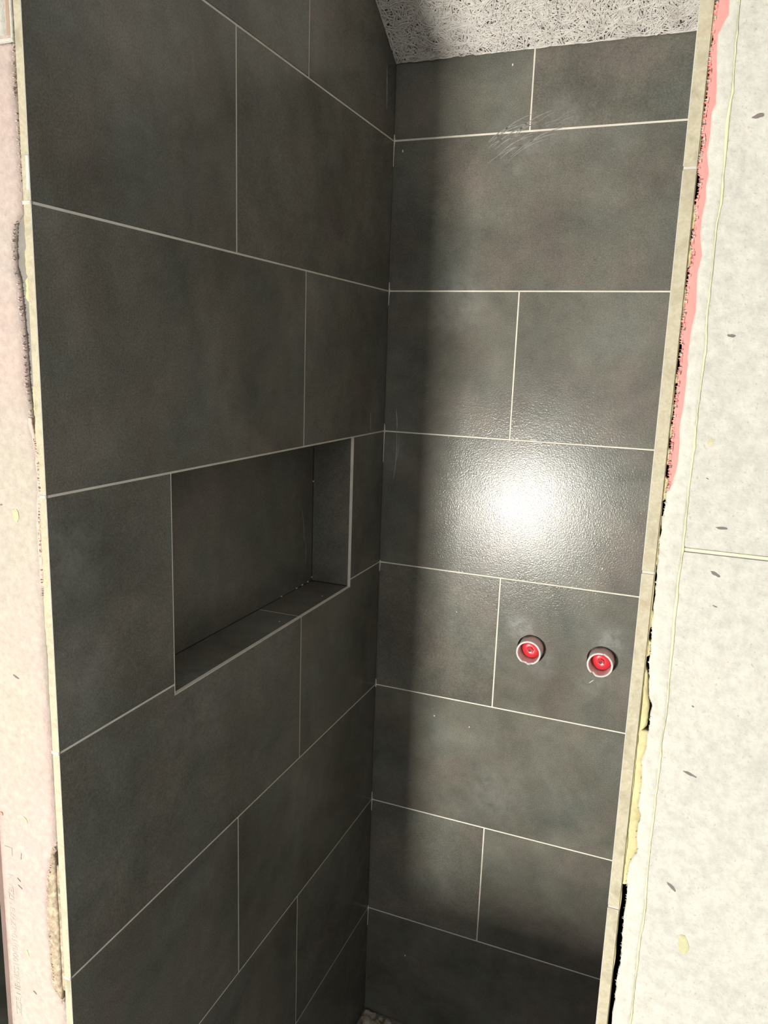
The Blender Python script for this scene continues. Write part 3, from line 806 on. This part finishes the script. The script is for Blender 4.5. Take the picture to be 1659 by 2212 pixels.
for i in range(26):
    a = (rnd.uniform(.505, .535), rnd.uniform(1.098, 1.106)); b = (a[0] + rnd.uniform(-.006, .006), a[1] + rnd.uniform(-.005, .005))
    smear('wipe_mark', 'back', line(a, b, 4, rnd.uniform(-.3, .3)), .00035, wall_back, i)
for (u, v, r_) in ((.243, 2.2445, .0016), (.40, 1.19, .0012), (.497, 1.262, .0018), (.19, 1.12, .001), (.105, .20, .0016), (.235, .85, .0012), (.02, 2.10, .0016), (.15, .86, .0014)):
    me = lump_mesh('grout_speck', r_, u * 50, 1, .4, (1, .35, 1.6)); link('grout_speck', me, wall_back, ('grout',), (u, -0.0001, v))
for (u, v, n_) in ((-0.43, NZ0 + .0004, 0), (-0.255, NZ0 + .0004, 0)):
    link('grout_speck', lump_mesh('grout_speck', .0016, u * 40, 1, .4, (1, 1, .5)), wall_left, ('grout',), (-0.022, u, v))
for (y, z) in ((-0.1672, 1.415), (-0.1675, 1.205), (-0.185, 1.199), (-0.21, 1.1985), (-0.235, 1.198), (-0.30, 1.198)):
    link('grout_speck', lump_mesh('grout_speck', .0024, y * 70, 1, .5, (.7, 1.3, .7)), wall_left, ('grout',), (-ND + .001, y, z))
smear('wipe_mark', 'left', line((-.082, 1.56), (-.080, 1.522), 6), .0016, wall_left, 4)
smear('wipe_mark', 'left', line((-.052, 2.25), (-.047, 2.17), 8), .0022, wall_left, 4)
for a, b in (((-.215, 1.36), (-.205, 1.29)), ((-.20, 1.30), (-.196, 1.24))):
    smear('wipe_mark', 'niche_back', line(a, b, 8, .06), .0010, wall_left, 4)

# ------------------------------------------------------------------ water outlets with red plugs
def make_stub(chips, turn):
    root = empty('pipe_stub')
    link('sleeve', tube_mesh('sleeve', 0.0268, 0.0228, -0.029, 0.07, 44, chips), root, ('sleeve',))
    bm = bmesh.new(); seg = 40
    prof = [(0.0, -0.0075), (0.0035, -0.0075)]
    rings = []
    for r_, y in ((0.0032, 0.006), (0.0032, -0.0068), (0.0078, -0.0075), (0.0135, -0.0066), (0.0185, -0.0035), (0.0224, 0.004), (0.0224, 0.03)):
        rings.append([bm.verts.new((r_ * math.cos(2 * math.pi * i / seg), y + (0.0012 * math.sin(2 * math.pi * i / seg * 2 + turn) if 0.012 < r_ < 0.02 else 0), r_ * math.sin(2 * math.pi * i / seg))) for i in range(seg)])
    for a, b in zip(rings, rings[1:]):
        for i in range(seg): bm.faces.new((a[i], a[(i + 1) % seg], b[(i + 1) % seg], b[i]))
    bm.faces.new(rings[0][::-1]); bm.faces.new(rings[-1])
    plug = link('plug', bm_mesh(bm, 'plug', smooth=True), root, ('plug',))
    bm = bmesh.new(); A = []
    for r_, y, n_ in ((0.0034, -0.0070, 0), (0.0034, -0.0106, 0), (0.0066, -0.0110, 6), (0.0075, -0.0102, 6), (0.0075, -0.0055, 6)):
        ring = []
        for i in range(24):
            a = 2 * math.pi * i / 24 + turn
            rr = r_
            if n_: rr = r_ * math.cos(math.pi / 6) / math.cos(((a - turn) % (math.pi / 3)) - math.pi / 6)
            ring.append(bm.verts.new((rr * math.cos(a), y, rr * math.sin(a))))
        A.append(ring)
    for a, b in zip(A, A[1:]):
        for i in range(24): bm.faces.new((a[i], a[(i + 1) % 24], b[(i + 1) % 24], b[i]))
    link('hex_boss', bm_mesh(bm, 'hex_boss'), plug, ('plug',))
    bm = bmesh.new(); bmesh.ops.create_cone(bm, cap_ends=True, segments=16, radius1=0.0034, radius2=0.0034, depth=0.002)
    hole = link('hole', bm_mesh(bm, 'hole'), plug, ('plug_shade',)); hole.rotation_euler = (math.pi / 2, 0, 0); hole.location = (0, -0.0072, 0)  # disc at the bottom of the hole, its shade put into the colour
    return root
s1 = make_stub([(math.radians(255), 0.25, 0.006), (math.radians(285), .12, .004)], 0.2); s1.location = (VALVES[0][0] - 0.0005, 0, VALVES[0][1])
tag(s1, 'red plugged pipe outlet in a grey sleeve, the one nearer the tile joint', 'pipe outlet', 'plugged pipe outlets in the back wall')
s2 = make_stub([(math.radians(238), 0.16, 0.009), (math.radians(75), .1, .003)], 0.6); s2.location = (VALVES[1][0] - 0.0005, 0, VALVES[1][1])
tag(s2, 'red plugged pipe outlet in a grey sleeve, the one nearer the right edge', 'pipe outlet', 'plugged pipe outlets in the back wall')

# ------------------------------------------------------------------ rubble in the bottom corner
rnd = random.Random(9)
spots = [(0.012, -0.012, .012), (0.004, -0.030, .009), (0.030, -0.014, .010), (0.05, -0.012, .008), (0.022, -0.036, .013), (0.07, -0.015, .009), (0.046, -0.034, .011), (0.015, -0.058, .010),
         (0.09, -0.022, .008), (0.07, -0.042, .010), (0.012, -0.085, .012), (0.11, -0.03, .010), (0.04, -0.07, .012), (0.14, -0.02, .008), (0.10, -0.06, .009), (0.17, -0.035, .011)]
for i, (x, y, r_) in enumerate(spots):
    o = link('mortar_chunk', lump_mesh('mortar_chunk', r_, i * 3.3, 2, .55, (1, 1, .8)), None, ('rubble',), (max(x, r_ * 1.25), min(y, -r_ * 1.25), r_ * 0.62 - 0.004))
    o.rotation_euler = (0, 0, rnd.uniform(0, 6))
    tag(o, 'crumbly grey mortar chunk on the floor in the tiled corner', 'rubble', 'mortar crumbs in the bottom corner')

# ------------------------------------------------------------------ dark sheet on the floor of the next room
bm = bmesh.new(); n = 60; gr = []
for i in range(n + 1):
    col = []
    for j in range(n + 1):
        x = -1.55 + 1.35 * i / n; y = -0.95 + 0.93 * j / n
        h = 0.018 + 0.03 * abs(noise.noise(Vector((x * 5, y * 5, 1)))) + 0.02 * abs(noise.noise(Vector((x * 14 + y * 6, y * 9, 4)))) 
        col.append(bm.verts.new((x, y, h)))
    gr.append(col)
for i in range(n):
    for j in range(n): bm.faces.new((gr[i][j], gr[i + 1][j], gr[i + 1][j + 1], gr[i][j + 1]))
r = bmesh.ops.extrude_face_region(bm, geom=bm.faces[:])
for v in [g_ for g_ in r['geom'] if isinstance(g_, bmesh.types.BMVert)]: v.co.z -= 0.017
tag(link('dust_sheet', bm_mesh(bm, 'dust_sheet', smooth=True), None, ('sheet',)), 'crumpled dark green-grey sheet on the floor beyond the pink block', 'dust sheet')

# ------------------------------------------------------------------ lamp behind the camera, on an unseen bench shaped to cut its low light
bx0, bx1, by0, by1, bz = -0.90, 0.10, -3.42, -2.00, 0.690
bench = empty('cutoff_bench', ((bx0 + bx1) / 2, (by0 + by1) / 2, 0))
cxb, cyb = (bx0 + bx1) / 2, (by0 + by1) / 2
def bench_part(name, x0, x1, y0, y1, z0, z1, mat):
    o = box_obj(name, x0 - cxb, x1 - cxb, y0 - cyb, y1 - cyb, z0, z1, mat, bench, 0.003); return o
bench_part('bench_top', bx0, bx1, by0, by1, bz - 0.03, bz, 'bench_wood')
for x in (bx0 + .04, bx1 - .10):
    for y in (by0 + .04, by1 - .10): bench_part('leg', x, x + .06, y, y + .06, -0.002, bz - 0.03, 'bench_wood')
for y in (by0 + .05, by1 - .09): bench_part('rail', bx0 + .10, bx1 - .10, y, y + .04, bz - 0.13, bz - 0.03, 'bench_wood')
tag(bench, 'unseen plywood bench behind the camera, shaped to cut off low lamp light', 'bench')

def make_lamp(pos, base, tilt, yaw, strength, w2, h2, label):
    """box-shaped LED work lamp on a stand; its panel gives the light"""
    root = empty('work_lamp', (pos[0], pos[1], base))
    lz = pos[2] - base
    def part(name, me, mat, rot):
        o = link(name, me, root, (mat,), (0, 0, lz)); o.rotation_euler = rot; return o
    rot = (math.radians(tilt), 0, yaw)
    bm = bmesh.new()
    add_box(bm, -w2 - .012, w2 + .012, -0.05, -0.012, -h2 - .012, h2 + .012)
    for a in ((-w2 - .012, -w2, -h2 - .012, h2 + .012), (w2, w2 + .012, -h2 - .012, h2 + .012), (-w2, w2, -h2 - .012, -h2), (-w2, w2, h2, h2 + .012)):
        add_box(bm, a[0], a[1], -0.012, 0.004, a[2], a[3])
    bmesh.ops.remove_doubles(bm, verts=bm.verts[:], dist=1e-5)
    part('housing', bm_mesh(bm, 'housing'), 'black_metal', rot)
    bm = bmesh.new(); add_box(bm, -w2, w2, -0.0119, -0.006, -h2, h2)
    mt = emit('led_panel', (1.0, 0.97, 0.89, 1), strength)
    part('led_panel', bm_mesh(bm, 'led_panel'), mt, rot)
    for s in (-1, 1):
        bm = bmesh.new(); add_box(bm, s * (w2 + .018) - .004, s * (w2 + .018) + .004, -.045, -.02, -lz + .006, 0.01)
        part('bracket', bm_mesh(bm, 'bracket'), 'black_metal', (0, 0, yaw))
    bm = bmesh.new(); add_box(bm, -w2 - .024, w2 + .024, -.10, .04, -lz + .001, -lz + .006)
    part('foot_plate', bm_mesh(bm, 'foot_plate'), 'black_metal', (0, 0, yaw))
    return tag(root, label, 'lamp')
make_lamp(LAMP_POS, bz + 0.001, LAMP_TILT, LAMP_YAW, LAMP_STRENGTH, 0.105, 0.070, 'black work lamp with glowing panel on the bench behind the camera')
